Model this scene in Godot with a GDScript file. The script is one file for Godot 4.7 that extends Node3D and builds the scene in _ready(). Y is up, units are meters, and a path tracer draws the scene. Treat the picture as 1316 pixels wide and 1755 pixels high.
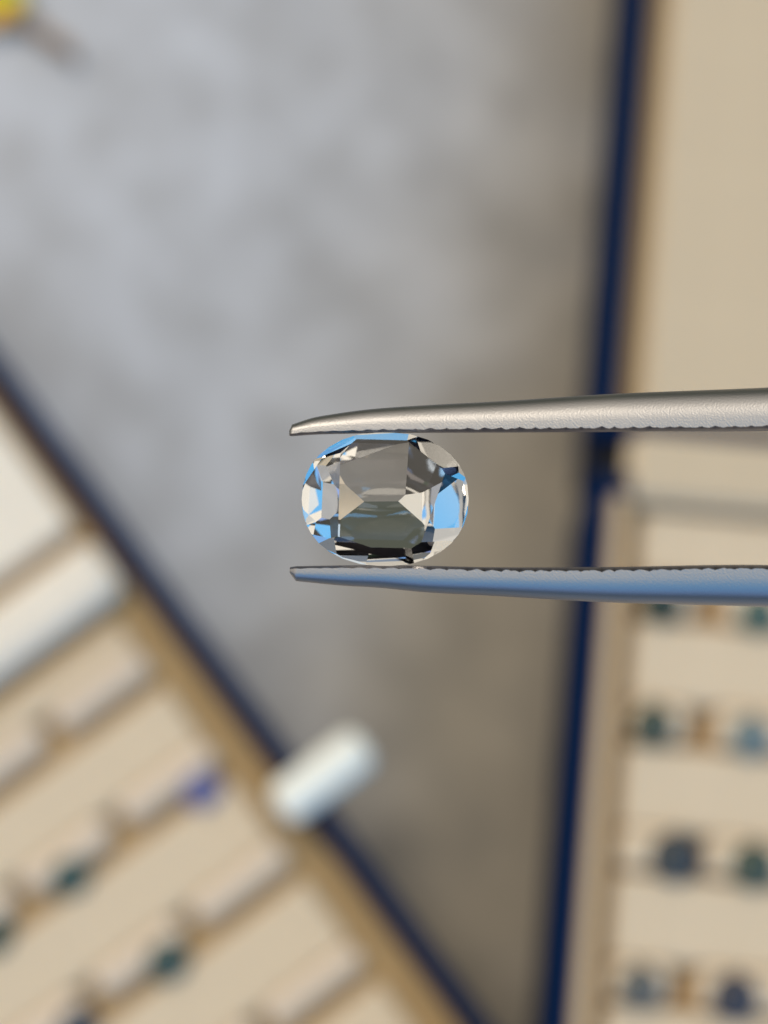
extends Node3D
# A faceted stone held in tweezers above a stone table with two open gem boxes.
const MM := 0.001
const TILT := 12.0        # the camera looks down, leaning back this many degrees
const REACH := 0.21       # metres from the lens to the table along the axis
const NEAR_PLANE := 0.1   # metres from the lens to the held stone

var used := {}
var M := {}


# ---------------------------------------------------------------- helpers
func numbered(called: String) -> String:
	var n: int = used.get(called, 0)
	used[called] = n + 1
	return called if n == 0 else "%s_%03d" % [called, n]


func tag(o: Node, label: String, category := "", group := "", kind := "") -> void:
	if label: o.set_meta("label", label)
	if category: o.set_meta("category", category)
	if group: o.set_meta("group", group)
	if kind: o.set_meta("kind", kind)


func base(called: String, where := Vector3.ZERO, turn := 0.0) -> Node3D:
	var o := Node3D.new()
	o.name = numbered(called)
	add_child(o)
	o.position = where
	o.rotation_degrees.y = turn
	return o


func part(called: String, mesh: Mesh, m: Material, parent: Node, at := Vector3.ZERO) -> MeshInstance3D:
	var o := MeshInstance3D.new()
	o.name = called if parent != self else numbered(called)
	o.mesh = mesh
	o.material_override = m
	parent.add_child(o, true)
	o.position = at
	return o


# a box with chamfered edges; size in metres, standing on y = 0
func chamfered(size: Vector3, c: float) -> ArrayMesh:
	var h := size / 2.0
	c = minf(c, minf(h.x, minf(h.y, h.z)) * 0.9)
	var st := SurfaceTool.new()
	st.begin(Mesh.PRIMITIVE_TRIANGLES)
	st.set_smooth_group(-1)
	var corner := func(sx: int, sy: int, sz: int, axis: int) -> Vector3:
		var p := Vector3(sx * (h.x - (0.0 if axis == 0 else c)), sy * (h.y - (0.0 if axis == 1 else c)), sz * (h.z - (0.0 if axis == 2 else c)))
		return p + Vector3(0, h.y, 0)
	for s in [-1, 1]:
		quad(st, [corner.call(s, -1, -1, 0), corner.call(s, 1, -1, 0), corner.call(s, 1, 1, 0), corner.call(s, -1, 1, 0)], Vector3(s, 0, 0))
		quad(st, [corner.call(-1, s, -1, 1), corner.call(1, s, -1, 1), corner.call(1, s, 1, 1), corner.call(-1, s, 1, 1)], Vector3(0, s, 0))
		quad(st, [corner.call(-1, -1, s, 2), corner.call(1, -1, s, 2), corner.call(1, 1, s, 2), corner.call(-1, 1, s, 2)], Vector3(0, 0, s))
		for r in [-1, 1]:
			quad(st, [corner.call(s, r, -1, 0), corner.call(s, r, 1, 0), corner.call(s, r, 1, 1), corner.call(s, r, -1, 1)], Vector3(s, r, 0))
			quad(st, [corner.call(s, -1, r, 0), corner.call(s, 1, r, 0), corner.call(s, 1, r, 2), corner.call(s, -1, r, 2)], Vector3(s, 0, r))
			quad(st, [corner.call(-1, s, r, 1), corner.call(1, s, r, 1), corner.call(1, s, r, 2), corner.call(-1, s, r, 2)], Vector3(0, s, r))
			for q in [-1, 1]:
				tri(st, corner.call(s, r, q, 0), corner.call(s, r, q, 1), corner.call(s, r, q, 2), Vector3(s, r, q))
	st.generate_normals()
	return st.commit()


func tri(st: SurfaceTool, a: Vector3, b: Vector3, c: Vector3, out: Vector3) -> void:
	if (b - a).cross(c - a).dot(out) > 0.0:   # front faces run clockwise
		var k := b
		b = c
		c = k
	for p in [a, b, c]:
		st.add_vertex(p)


func quad(st: SurfaceTool, p: Array, out: Vector3) -> void:
	tri(st, p[0], p[1], p[2], out)
	tri(st, p[0], p[2], p[3], out)


# a grid of points skinned into one smooth sheet; rows close round when asked
func skin(rows: Array, closed: bool, caps: bool) -> ArrayMesh:
	var st := SurfaceTool.new()
	st.begin(Mesh.PRIMITIVE_TRIANGLES)
	st.set_smooth_group(0)
	var n: int = rows[0].size()
	for i in rows.size() - 1:
		for j in (n if closed else n - 1):
			var k := (j + 1) % n
			for p in [rows[i][j], rows[i + 1][j], rows[i + 1][k], rows[i][j], rows[i + 1][k], rows[i][k]]:
				st.add_vertex(p)
	if caps:
		st.set_smooth_group(-1)
		for e in [0, rows.size() - 1]:
			var mid := Vector3.ZERO
			for p in rows[e]:
				mid += p / n
			for j in n:
				var k := (j + 1) % n
				for p in ([mid, rows[e][j], rows[e][k]] if e == 0 else [mid, rows[e][k], rows[e][j]]):
					st.add_vertex(p)
	st.generate_normals()
	return st.commit()


func noise(kind: int, freq: float, octaves: int, seed_at: int) -> FastNoiseLite:
	var f := FastNoiseLite.new()
	f.noise_type = kind
	f.frequency = freq
	f.fractal_octaves = octaves
	f.seed = seed_at
	return f


func noise_texture(f: FastNoiseLite, side: int, ramp: Array = [], as_normal := false, bump := 4.0) -> NoiseTexture2D:
	var t := NoiseTexture2D.new()
	t.width = side
	t.height = side
	t.seamless = true
	t.noise = f
	t.as_normal_map = as_normal
	t.bump_strength = bump
	if ramp:
		var g := Gradient.new()
		g.offsets = PackedFloat32Array(range(ramp.size()).map(func(i): return float(i) / (ramp.size() - 1)))
		g.colors = PackedColorArray(ramp)
		t.color_ramp = g
	return t


# real-world (linear) base colour
func mat(called: String, r: float, g: float, b: float, rough: float, metal := 0.0) -> StandardMaterial3D:
	var m := StandardMaterial3D.new()
	m.resource_name = called
	m.albedo_color = Color(r, g, b).linear_to_srgb()
	m.roughness = rough
	m.metallic = metal
	return m


func grain(m: StandardMaterial3D, texture: Texture2D, per_metre: float, strength: float) -> void:
	m.normal_enabled = true
	m.normal_texture = texture
	m.normal_scale = strength
	m.uv1_triplanar = true
	m.uv1_scale = Vector3.ONE * per_metre


# ---------------------------------------------------------------- sky
# soft cloud shapes as a sum of waves
func billow(d: Vector3) -> float:
	return (sin(3.1 * d.x + 1.3 + 1.7 * sin(2.3 * d.z)) + sin(4.2 * d.z - 0.7 + 1.3 * sin(3.7 * d.y)) + 0.6 * sin(7.3 * d.x + 5.1 * d.y + 2.0) + 0.6 * sin(8.1 * d.z - 6.2 * d.y + 1.1 * sin(5.0 * d.x)) + 0.35 * sin(15.0 * d.x + 11.0 * d.z + 2.0 * sin(9.0 * d.y))) / 3.0


func sky_image() -> Image:
	var w := 512
	var h := 256
	var im := Image.create(w, h, false, Image.FORMAT_RGBF)
	var sun := Vector3(-0.3, 0.85, -0.42).normalized()
	var away := Vector3(-0.62, 0.42, -0.66).normalized()   # the cloud bank lies on this side, clear sky opposite
	for y in h:
		for x in w:
			var up := PI / 2.0 - (y + 0.5) / h * PI
			var az := (x + 0.5) / w * TAU   # the panorama begins at -z
			var d := Vector3(sin(az) * cos(up), sin(up), -cos(az) * cos(up))
			var low := pow(1.0 - maxf(d.y, 0.0), 2.5)
			var blue := Vector3(0.10, 0.51, 0.98).lerp(Vector3(0.34, 0.36, 0.76), low)
			var cover := smoothstep(-0.1, 0.25, 0.32 * billow(d) + 0.8 * d.dot(away) - 0.04)
			var cloud := Vector3(0.84, 0.77, 0.66) * (0.45 + 0.55 * maxf(0.0, d.y)) * (0.9 + 0.35 * maxf(0.0, d.dot(sun)))
			var v := blue.lerp(cloud, cover)
			if d.y < 0.0:
				v = Vector3(0.016, 0.034, 0.018)   # dark greenery below
			im.set_pixel(x, y, Color(v.x, v.y, v.z))
	return im


# ---------------------------------------------------------------- the scene
func _ready() -> void:
	var t := deg_to_rad(TILT)
	var eye := Vector3(0, REACH * cos(t), REACH * sin(t))
	var camera := Camera3D.new()
	camera.name = "camera"
	add_child(camera)
	var lens := CameraAttributesPhysical.new()
	lens.frustum_focal_length = 60.0
	lens.frustum_focus_distance = NEAR_PLANE
	lens.frustum_near = 0.01
	lens.frustum_far = 50.0
	lens.exposure_aperture = 20.0
	camera.attributes = lens
	camera.fov = 22.62
	camera.near = 0.01
	camera.far = 50.0
	camera.look_at_from_position(eye, Vector3.ZERO, Vector3(0, 0, -1))
	camera.current = true

	var sky := PanoramaSkyMaterial.new()
	sky.panorama = ImageTexture.create_from_image(sky_image())
	var env := Environment.new()
	env.background_mode = Environment.BG_SKY
	env.sky = Sky.new()
	env.sky.sky_material = sky
	env.tonemap_mode = Environment.TONE_MAPPER_LINEAR
	env.tonemap_exposure = 1.07
	env.sdfgi_enabled = true
	env.ssao_enabled = true
	env.ssil_enabled = true
	var world := WorldEnvironment.new()
	world.name = "world"
	world.environment = env
	add_child(world)
	var sun := DirectionalLight3D.new()
	sun.name = "sun"
	add_child(sun)
	sun.light_energy = 0.34
	sun.light_color = Color(1.0, 0.95, 0.87)
	sun.light_angular_distance = 24.0
	sun.shadow_enabled = true
	sun.look_at_from_position(Vector3(-0.3, 0.85, -0.42), Vector3.ZERO)

	materials()
	table()
	left_box()
	right_box()
	white_tab()
	flower()
	tweezers(eye, t)
	held_stone(eye, t)


func materials() -> void:
	var fine := noise_texture(noise(FastNoiseLite.TYPE_SIMPLEX, 0.09, 3, 3), 512, [], true, 6.0)
	M.stone = mat("table stone", 1, 1, 1, 0.42)
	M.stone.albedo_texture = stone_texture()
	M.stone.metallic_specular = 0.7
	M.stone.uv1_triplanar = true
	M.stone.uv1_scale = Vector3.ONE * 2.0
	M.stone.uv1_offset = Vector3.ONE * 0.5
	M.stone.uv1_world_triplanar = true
	M.navy = mat("navy card", 0.004, 0.016, 0.056, 0.9)
	M.navy.metallic_specular = 0.12
	grain(M.navy, fine, 60.0, 0.4)
	M.black = mat("black hinge cloth", 0.012, 0.012, 0.014, 0.8)
	M.foam = mat("cream foam", 0.74, 0.595, 0.42, 0.95)
	M.lip = mat("pale foam lip", 0.82, 0.675, 0.525, 0.95)
	M.card = mat("cream card", 0.92, 0.82, 0.68, 0.85)
	M.pile = mat("light velvet", 0.66, 0.53, 0.365, 0.95)
	for m in [M.foam, M.lip, M.card, M.pile]:
		grain(m, fine, 90.0, 0.7)
		m.rim_enabled = true
		m.rim = 0.2
	M.suede = mat("tan suede", 0.46, 0.31, 0.15, 0.95)
	grain(M.suede, fine, 90.0, 0.7)
	M.slot = mat("brown suede", 0.33, 0.20, 0.08, 0.95)
	M.liner = mat("pale liner", 0.60, 0.44, 0.27, 0.9)
	M.white = mat("white plastic", 0.86, 0.87, 0.80, 0.45)
	M.steel = mat("satin steel", 0.42, 0.41, 0.41, 0.44, 1.0)
	grain(M.steel, blasted(), 170.0, 0.5)
	M.shaded_worn_steel = mat("shaded worn steel", 0.16, 0.15, 0.17, 0.5, 1.0)  # wear plus the shade between the jaws, painted as darker steel
	M.gem = mat("clear pale stone", 0.99, 0.975, 0.945, 0.0)
	M.gem.refraction_enabled = true
	M.gem.refraction_scale = 0.077
	M.gem.albedo_color.a = 0.0


# bead-blasted metal: a fine relief that wraps round without a seam
func blasted() -> ImageTexture:
	var n := 256
	var h := noise(FastNoiseLite.TYPE_SIMPLEX, 0.28, 2, 8).get_seamless_image(n, n)
	var im := Image.create(n, n, false, Image.FORMAT_RGB8)
	for y in n:
		for x in n:
			var dx := h.get_pixel((x + 1) % n, y).r - h.get_pixel((x + n - 1) % n, y).r
			var dy := h.get_pixel(x, (y + 1) % n).r - h.get_pixel(x, (y + n - 1) % n).r
			var v := Vector3(-dx, -dy, 2.2).normalized() * 0.5 + Vector3.ONE * 0.5
			im.set_pixel(x, y, Color(v.x, v.y, v.z))
	return ImageTexture.create_from_image(im)


# honed stone: blue sky sheen and brown shade by the right box, painted as slanting bands, 12 cm apart, with cloudy mottling
func stone_texture() -> ImageTexture:
	var n := 1024
	var im := Image.create(n, n, false, Image.FORMAT_RGB8)
	var f := noise(FastNoiseLite.TYPE_SIMPLEX_SMOOTH, 0.018, 4, 11)
	var g := noise(FastNoiseLite.TYPE_SIMPLEX_SMOOTH, 0.15, 3, 2)
	for y in n:
		for x in n:
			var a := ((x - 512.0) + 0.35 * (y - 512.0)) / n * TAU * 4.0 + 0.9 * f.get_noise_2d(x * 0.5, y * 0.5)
			var painted_shade := pow(0.5 + 0.5 * sin(a + 0.65), 2.0)
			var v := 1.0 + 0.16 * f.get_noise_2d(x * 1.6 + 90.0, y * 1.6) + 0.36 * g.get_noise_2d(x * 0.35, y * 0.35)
			var c := Vector3(0.31, 0.335, 0.39).lerp(Vector3(0.17, 0.142, 0.10), painted_shade) * v  # blue end stands for sky sheen, dark brown end for shade beside the box
			im.set_pixel(x, y, Color(c.x, c.y, c.z).linear_to_srgb())
	return ImageTexture.create_from_image(im)


func table() -> void:
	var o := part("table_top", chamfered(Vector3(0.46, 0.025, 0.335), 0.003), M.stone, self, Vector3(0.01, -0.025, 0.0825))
	tag(o, "grey mottled stone table top under the boxes", "", "", "structure")


# one panel in a box's own frame: from (u0, v0) to (u1, v1), between heights y0 and y1, in millimetres
func panel(called: String, parent: Node, m: Material, u0: float, u1: float, v0: float, v1: float, y0: float, y1: float, c := 0.15) -> MeshInstance3D:
	return part(called, chamfered(Vector3(u1 - u0, y1 - y0, v1 - v0) * MM, c * MM), m, parent, Vector3((u0 + u1) / 2.0, y0, (v0 + v1) / 2.0) * MM)


func shell(parent: Node, m: Material, u0: float, u1: float, v0: float, v1: float, high: float, called := "side_panel", low := 0.0) -> void:
	var k := 1.6
	panel("bottom_panel", parent, m, u0, u1, v0, v1, low, low + 1.0)
	panel(called, parent, m, u0, u0 + k, v0, v1, low + 1.0, high)
	panel(called, parent, m, u1 - k, u1, v0, v1, low + 1.0, high)
	panel(called, parent, m, u0 + k, u1 - k, v0, v0 + k, low + 1.0, high - 0.05)
	panel(called, parent, m, u0 + k, u1 - k, v1 - k, v1, low + 1.0, high - 0.05)


# the rows of foam: at every row line a low groove with a lip of short pads on its upper side
func foam_rows(parent: Node, rows: Array, u0: float, u1: float, v_end: float, gaps: Array, from: float, to: float, lip: Material, wide: float) -> void:
	for i in rows.size():
		var v: float = rows[i]
		var next: float = rows[i + 1] + from - 0.1 if i + 1 < rows.size() else v_end
		panel("foam_pad", parent, M.foam, u0, u1, v + to + (1.6 if to < 0.0 else 0.5), next, 8.4, 10.5, 0.35)
		var cuts := [u0] + gaps + [u1]
		for k in cuts.size() - 1:
			var a: float = cuts[k] + (wide if k > 0 else 0.0)
			var b: float = cuts[k + 1] - (wide if k < cuts.size() - 2 else 0.0)
			panel("foam_lip", parent, lip, a, b, v + from, v + to, 8.4, 11.0, 0.4)


func left_box() -> void:
	var o := base("gem_box", Vector3(-7.85, 0, 22.96) * MM, 36.5)
	tag(o, "navy open gem box at lower left, cream foam rows slanting across the corner", "box", "navy gem boxes with foam rows")
	shell(o, M.navy, -70.0, 1.7, -75.0, 30.0, 12.0)
	panel("suede_bed", o, M.suede, -68.7, -0.2, -73.7, 28.7, 1.0, 9.0, 0.1)
	panel("card", o, M.card, -68.6, -1.4, -73.6, -25.5, 8.4, 11.2, 0.3)
	panel("foam_bar", o, M.card, -68.6, -1.0, -23.8, -19.0, 8.4, 12.0, 0.8)
	panel("foam_pad", o, M.foam, -68.6, -3.0, -17.2, -14.8, 8.4, 10.5, 0.35)
	foam_rows(o, [-12.0, -3.2, 6.2, 15.7, 25.2], -68.6, -3.0, 28.6, [-66.0, -57.0, -48.0, -39.0, -30.0, -21.0, -12.0], -2.6, -0.7, M.lip, 0.75)
	var g := "loose stones in the left box"
	small_stone(o, -5.35, -2.9, 3.3, Vector3(0.12, 0.125, 0.27), "violet blue stone in the left box, nearest its navy rim", g)
	small_stone(o, -17.2, -3.5, 3.3, Vector3(0.035, 0.075, 0.07), "teal stone in the left box, a gap along the row from the violet one", g)
	small_stone(o, -24.4, -3.3, 3.2, Vector3(0.03, 0.06, 0.045), "dark green stone cut by the left edge of the photo in the left box", g)
	small_stone(o, -14.9, 6.0, 3.5, Vector3(0.035, 0.07, 0.065), "dark teal stone in the left box, one row below the violet stone", g)
	small_stone(o, -23.1, 6.0, 3.4, Vector3(0.05, 0.06, 0.08), "slate blue stone in the left box at the bottom edge of the photo", g)


func right_box() -> void:
	var o := base("gem_box", Vector3(16.75, 9.2, 0.9) * MM, -5.3)
	o.scale = Vector3.ONE * 0.98
	tag(o, "navy hinged gem box at the right, plain cream lid folded open", "box", "navy gem boxes with foam rows")
	shell(o, M.navy, -1.4, 70.0, 0.6, 78.0, 12.0, "side_panel", -9.3)
	shell(o, M.navy, -1.4, 70.0, -80.0, -2.2, 12.0, "lid_panel", -9.3)
	panel("hinge", o, M.black, -0.6, 69.8, -2.2, 0.6, -8.7, 9.5, 0.3)
	panel("lid_bed", o, M.suede, 0.25, 68.7, -78.7, -3.5, -8.3, 9.6, 0.1)
	panel("lid_pad", o, M.pile, 1.8, 68.6, -78.6, -3.5, 9.6, 11.5, 0.8)
	panel("suede_bed", o, M.slot, 0.25, 68.7, 1.9, 76.7, -8.3, 9.0, 0.1)
	panel("liner", o, M.liner, 0.25, 1.6, 1.95, 76.6, 8.4, 11.8, 0.3)
	panel("foam_bar", o, M.pile, 1.2, 68.6, -3.2, 2.6, 9.7, 12.2, 0.8)
	panel("foam_pad", o, M.foam, 2.8, 68.6, 2.9, 7.9, 8.4, 10.5, 0.35)
	foam_rows(o, [9.9, 19.3, 28.8, 38.4, 47.9, 57.4, 66.9], 2.8, 68.6, 76.6, [8.3, 17.3, 26.3, 35.3, 44.3, 53.3, 62.3], -1.8, 1.0, M.foam, 0.95)
	var g := "loose stones in the right box"
	small_stone(o, 4.7, 9.9, 3.5, Vector3(0.015, 0.035, 0.027), "very dark green stone in the right box, just under the tweezers near the navy rim", g)
	small_stone(o, 12.0, 10.1, 3.4, Vector3(0.05, 0.10, 0.085), "teal stone in the right box just under the tweezers, by the photo's right edge", g)
	small_stone(o, 4.7, 19.2, 3.5, Vector3(0.045, 0.065, 0.05), "grey green stone in the second row of the right box, left of the brown gap", g)
	small_stone(o, 12.0, 19.4, 3.5, Vector3(0.13, 0.18, 0.19), "pale blue grey stone in the second row of the right box", g)
	small_stone(o, 7.0, 28.8, 3.9, Vector3(0.035, 0.046, 0.055), "slate blue stone in the third row of the right box, against the brown gap", g)
	small_stone(o, 12.8, 28.9, 3.7, Vector3(0.045, 0.07, 0.055), "grey green stone in the third row of the right box, by the photo's right edge", g)
	small_stone(o, 5.1, 38.4, 3.5, Vector3(0.10, 0.105, 0.10), "pale grey stone in the lowest visible row of the right box", g)
	small_stone(o, 12.0, 38.5, 3.7, Vector3(0.028, 0.034, 0.055), "dark blue stone in the lowest visible row of the right box", g)


# a small round brilliant lying on the groove; its own crown and pavilion
func small_stone(box: Node3D, u: float, v: float, wide: float, tint: Vector3, label: String, group: String) -> void:
	var o := MeshInstance3D.new()
	o.name = numbered("small_gemstone")
	var st := SurfaceTool.new()
	st.begin(Mesh.PRIMITIVE_TRIANGLES)
	st.set_smooth_group(-1)
	var r := wide * 0.5 * MM
	var rings := [[0.55, 0.34, 0.0], [0.82, 0.22, 0.5], [1.0, 0.03, 0.0], [1.0, -0.03, 0.0], [0.5, -0.5, 0.5]]
	var n := 8
	var at := func(i: int, j: int) -> Vector3:
		var a: float = (j + rings[i][2]) * TAU / n
		return Vector3(cos(a) * rings[i][0], rings[i][1] + 0.6, sin(a) * rings[i][0]) * r
	for j in n:
		tri(st, Vector3(0, 0.94, 0) * r, at.call(0, j), at.call(0, j + 1), Vector3.UP)
		for i in rings.size() - 1:
			var out: Vector3 = at.call(i, j) * Vector3(1, 0, 1)
			var half: bool = rings[i][2] < rings[i + 1][2]
			tri(st, at.call(i, j), at.call(i + 1, j), at.call(i, j + 1) if half else at.call(i + 1, j + 1), out)
			tri(st, at.call(i, j + 1), at.call(i + 1, j), at.call(i + 1, j + 1), out) if half else tri(st, at.call(i, j), at.call(i, j + 1), at.call(i + 1, j + 1), out)
		tri(st, Vector3(0, -0.3, 0) * r, at.call(4, j), at.call(4, j + 1), at.call(4, j) * Vector3(1, 0, 1))
	st.generate_normals()
	o.mesh = st.commit()
	var m := mat("coloured gem", tint.x, tint.y, tint.z, 0.1)
	o.material_override = m
	add_child(o)
	o.position = box.transform * (Vector3(u, 9.7, v) * MM)
	tag(o, label, "gemstone", group)


func white_tab() -> void:
	# a short rounded white tab across the left box's rim
	var rows := []
	var long := 8.2
	var wide := 1.75
	for i in 15:
		var s := i / 14.0
		var x := (-cos(s * PI) * 0.5 + 0.5) * long
		var e := minf(x, long - x)
		var k := 1.0 if e > 0.9 else sqrt(maxf(0.0, 1.0 - pow(1.0 - e / 0.9, 2)))
		var ring := []
		for j in 16:
			var a := j * TAU / 16
			ring.append(Vector3(x, 1.0 + 1.0 * sin(a) * (0.25 + 0.75 * k), cos(a) * wide * (0.3 + 0.7 * k)) * MM)
		rows.append(ring)
	var box := Transform3D(Basis(Vector3.UP, deg_to_rad(36.5)), Vector3(-7.85, 0, 22.96) * MM)
	var o := part("white_tab", skin(rows, true, true), M.white, self)
	o.transform = box * Transform3D(Basis(), Vector3(-1.6, 12.0, 2.0) * MM)
	tag(o, "short white rounded tab lying across the navy rim of the left box", "tab")


func flower() -> void:
	var o := base("flower", Vector3(-33.2, 0, -44.3) * MM)
	tag(o, "yellow green blossom with a brown stalk on the table at the top left corner", "flower")
	var green := mat("green petal", 0.25, 0.50, 0.03, 0.6)
	var yellow := mat("yellow petal", 0.80, 0.62, 0.03, 0.6)
	var orange := mat("orange petal", 0.75, 0.38, 0.04, 0.6)
	var i := 0
	for p in [[40.0, green, 3.2], [-5.0, yellow, 3.0], [-50.0, orange, 2.8], [95.0, green, 3.2], [150.0, yellow, 3.0], [215.0, yellow, 3.0], [270.0, orange, 2.8]]:
		var rows := []
		for a in 9:
			var s := a / 8.0
			var ring := []
			for b in 7:
				var q := b / 6.0 * 2.0 - 1.0
				ring.append(Vector3(s * p[2], 0.6 + 1.3 * sin(s * 2.2) - 0.5 * q * q * s, q * 1.1 * sin(PI * pow(s, 0.8) * 0.93 + 0.05)) * MM)
			rows.append(ring)
		var m := part("petal", skin(rows, false, false), p[1], o, Vector3(0, 0.1 * MM * (i % 3), 0))
		m.rotation_degrees.y = p[0]
		i += 1
	var bar := []
	for a in 8:
		var ring := []
		for b in 8:
			var q := b * TAU / 8
			ring.append(Vector3(1.0 + a * 0.85, 0.9 + cos(q) * 0.7, 0.5 + a * 0.62 + sin(q) * 0.75) * MM)
		bar.append(ring)
	part("stalk", skin(bar, true, true), mat("brown stalk", 0.30, 0.20, 0.13, 0.8), o)


# picture-plane frame at the held stone: x right, y up the picture, z to the lens
func held(o: Node3D, eye: Vector3, t: float) -> void:
	o.transform = Transform3D(Basis(Vector3.RIGHT, t - PI / 2.0), eye + Vector3(0, -cos(t), -sin(t)) * NEAR_PLANE)


func tweezers(eye: Vector3, t: float) -> void:
	var o := base("tweezers")
	held(o, eye, t)
	tag(o, "satin steel tweezers with serrated jaws gripping the clear stone", "tweezers")
	# x, inner edge, outer edge, depth front to back, in millimetres
	var upper := [[-3.68, 2.98, 3.20, 1.3], [-3.58, 2.98, 3.42, 1.5], [-2.81, 3.04, 3.67, 1.7], [-2.0, 3.07, 3.82, 1.9], [-0.57, 3.10, 4.01, 2.1], [2.18, 3.13, 4.20, 2.4], [4.15, 3.14, 4.30, 2.6], [8.6, 3.17, 4.59, 3.0], [15.0, 3.23, 4.86, 3.5], [40.0, 4.2, 6.2, 6.0], [80.0, 4.6, 6.3, 8.0], [115.0, 0.9, 2.2, 8.5], [124.0, 0.57, 1.7, 8.5], [135.0, 0.57, 1.6, 8.0]]
	var lower := [[-3.66, -2.16, -2.40, 1.3], [-3.44, -2.13, -2.70, 1.5], [-1.57, -2.10, -2.88, 1.8], [-0.32, -2.10, -2.95, 2.0], [1.55, -2.12, -3.13, 2.2], [4.15, -2.18, -3.27, 2.5], [8.6, -2.18, -3.52, 3.0], [15.0, -2.10, -3.71, 3.5], [40.0, -3.1, -5.1, 6.0], [80.0, -3.5, -5.2, 8.0], [115.0, 0.2, -1.1, 8.5], [124.0, 0.55, -0.6, 8.5], [135.0, 0.55, -0.5, 8.0]]
	for a in [["upper_arm", upper], ["lower_arm", lower]]:
		var shape := arm(a[1])
		var bar := part(a[0], shape[0], M.steel, o)
		part("serrated_face", shape[1], M.shaded_worn_steel, bar)


# a smooth curve through the stations' values
func along(stations: Array, i: int, p: float, which: int) -> float:
	var a: Array = stations[i]
	var b: Array = stations[i + 1]
	var before: Array = stations[maxi(i - 1, 0)]
	var after: Array = stations[mini(i + 2, stations.size() - 1)]
	var h: float = b[0] - a[0]
	var flat: float = (b[which] - a[which]) / h
	var m0: float = flat if i == 0 else ((a[which] - before[which]) / (a[0] - before[0]) + flat) * 0.5
	var m1: float = flat if i + 2 >= stations.size() else ((after[which] - b[which]) / (after[0] - b[0]) + flat) * 0.5
	if i == 0:
		m1 = flat
	if i == 1:
		m0 = flat
	var s := clampf((p - a[0]) / h, 0.0, 1.0)
	return a[which] * (1.0 + 2.0 * s) * (1.0 - s) * (1.0 - s) + m0 * h * s * (1.0 - s) * (1.0 - s) + b[which] * s * s * (3.0 - 2.0 * s) + m1 * h * s * s * (s - 1.0)


# one arm: [a half-round bar along x, its inner face with a toothed near edge]
func arm(stations: Array) -> Array:
	var xs := []
	var x := -3.68
	while x < 24.0:
		xs.append(x)
		x += 0.05
	while x < 135.0:
		xs.append(x)
		x += 2.0
	xs.append(135.0)
	var outside := []
	var inside := []
	var wobble := noise(FastNoiseLite.TYPE_SIMPLEX_SMOOTH, 0.9, 2, 4)
	for px in xs:
		var p: float = maxf(px, stations[0][0])
		var i := 0
		while i < stations.size() - 2 and p > stations[i + 1][0]:
			i += 1
		var inner := along(stations, i, p, 1)
		var outer := along(stations, i, p, 2)
		var w := along(stations, i, p, 3) / 2.0
		var side := signf(outer - inner)
		# teeth about 0.7 mm apart, never quite even, fading towards the tip
		var tooth := pow(absf(sin(PI * p / 0.64 + 1.1 * wobble.get_noise_1d(p * 0.8))), 0.7)
		var bite := 0.06
		if p < 24.0:
			bite += (0.065 * (1.0 - tooth) + 0.03 * wobble.get_noise_1d(p * 3.0 + 40.0)) * (0.25 + 0.75 * smoothstep(-2.5, 1.5, p))
		bite = minf(bite, absf(outer - inner) * 0.4)
		var ring := []
		var high := outer - inner
		var edge := minf(0.13, absf(high) * 0.4)
		for k in 25:   # outer half-round, from the near edge over to the far edge
			var q := PI * k / 24.0
			var cz := signf(cos(q)) * pow(absf(cos(q)), 0.72)
			var rise := inner + side * bite if k % 24 == 0 else inner + side * edge + (high - side * edge) * pow(sin(q), 0.8)
			ring.append(Vector3(p, rise, cz * w) * MM)
		var face := [ring[24]]
		for k in 5:    # inner face, from the far edge back to the near edge
			face.append(Vector3(p, inner, lerpf(-w + 0.12, w - 0.3, k / 4.0)) * MM)
		face.append(ring[0])
		if side < 0.0:
			ring.reverse()
			face.reverse()
		outside.append(ring)
		inside.append(face)
	return [skin(outside, false, true), skin(inside, false, false)]


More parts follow.
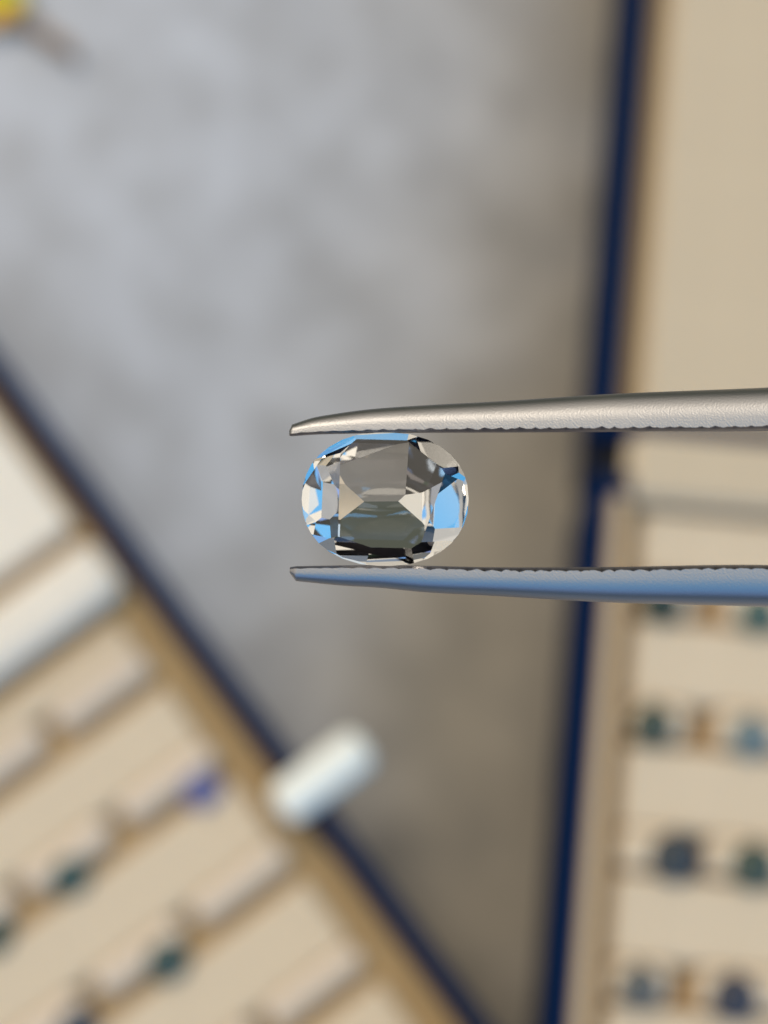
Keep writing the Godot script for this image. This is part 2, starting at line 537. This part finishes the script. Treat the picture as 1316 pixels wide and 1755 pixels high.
# the stone's facets: azimuth in degrees (0 right, 90 up the picture), slope from the picture plane, distance from the centre in millimetres
func gem_planes() -> Array:
	var crown := [
		[0.00, 0.00, 0.780], [356.11, 36.31, 2.208], [88.52, 67.78, 2.423], [178.24, 25.78, 1.480],
		[268.69, 43.89, 1.867], [26.11, 36.45, 2.188], [341.03, 27.31, 1.552], [144.97, 40.00, 2.259],
		[210.39, 32.83, 1.951], [165.47, 53.19, 2.619], [0.14, 53.73, 2.674], [31.75, 41.01, 2.224],
		[342.95, 45.34, 2.335], [159.56, 46.82, 2.383], [198.87, 35.10, 2.072], [51.26, 47.83, 2.232],
		[124.94, 66.00, 2.677], [251.64, 42.96, 1.901], [301.30, 45.22, 2.081], [130.95, 46.62, 2.343],
		[234.14, 47.59, 2.477]
	]
	var pavilion := [
		[92.38, 148.07, 1.627], [268.43, 147.09, 1.698], [175.41, 151.30, 2.102], [359.47, 151.35, 1.985],
		[96.28, 141.41, 1.762], [271.38, 130.73, 2.022], [176.44, 134.05, 2.385], [359.44, 142.25, 2.050],
		[94.68, 134.84, 1.909], [260.35, 122.99, 2.255], [185.03, 131.01, 2.529], [1.54, 133.81, 2.414],
		[51.85, 143.11, 1.840], [145.55, 148.57, 2.138], [223.72, 137.83, 2.317], [318.56, 134.94, 2.278],
		[86.64, 118.36, 2.324], [280.86, 119.79, 2.378], [188.99, 118.24, 2.884], [5.12, 118.72, 3.018],
		[28.03, 133.84, 2.355], [61.27, 130.76, 2.202], [112.34, 131.25, 2.169], [149.06, 117.25, 2.941],
		[203.74, 130.61, 2.601], [240.61, 118.04, 2.544], [301.24, 126.89, 2.376], [316.38, 116.34, 2.753]
	]
	var girdle := []
	for k in 32:
		var a := (k + 0.5) * TAU / 32.0
		var q := 2.2 / 1.2
		girdle.append([rad_to_deg(a), 90.0, 0.995 * pow(pow(3.26 * absf(cos(a)), q) + pow(2.61 * absf(sin(a)), q), 1.0 / q)])
	return crown + pavilion + girdle


func held_stone(eye: Vector3, t: float) -> void:
	var planes := []
	for f in gem_planes():
		var az := deg_to_rad(f[0])
		var sl := deg_to_rad(f[1])
		planes.append(Plane(Vector3(cos(az) * sin(sl), sin(az) * sin(sl), cos(sl)), f[2]))
	var o := part("oval_gemstone", hull(planes), M.gem, self)
	held(o, eye, t)
	o.translate_object_local(Vector3(0.046, 0.50, 0.0) * MM)
	tag(o, "clear oval faceted stone flashing blue, gripped between the tweezer tips", "gemstone")


# the solid inside a set of planes, flat facets
func hull(planes: Array) -> ArrayMesh:
	var on := []
	for p in planes:
		on.append([])
	for i in planes.size():
		for j in range(i + 1, planes.size()):
			for k in range(j + 1, planes.size()):
				var v = planes[i].intersect_3(planes[j], planes[k])
				if v == null:
					continue
				var inside := true
				for p in planes:
					if p.distance_to(v) > 1e-4:
						inside = false
						break
				if inside:
					for q in [i, j, k]:
						on[q].append(v)
	var st := SurfaceTool.new()
	st.begin(Mesh.PRIMITIVE_TRIANGLES)
	st.set_smooth_group(-1)
	for i in planes.size():
		var n: Vector3 = planes[i].normal
		var mid := Vector3.ZERO
		var pts := []
		for v in on[i]:
			if pts.all(func(u): return u.distance_to(v) > 2e-4):
				pts.append(v)
		if pts.size() < 3:
			continue
		for v in pts:
			mid += v / pts.size()
		var e: Vector3 = (pts[0] - mid).normalized()
		var g := n.cross(e)
		pts.sort_custom(func(u, v): return atan2((u - mid).dot(g), (u - mid).dot(e)) < atan2((v - mid).dot(g), (v - mid).dot(e)))
		for k in range(1, pts.size() - 1):
			tri(st, pts[0] * MM, pts[k] * MM, pts[k + 1] * MM, n)
	st.generate_normals()
	return st.commit()
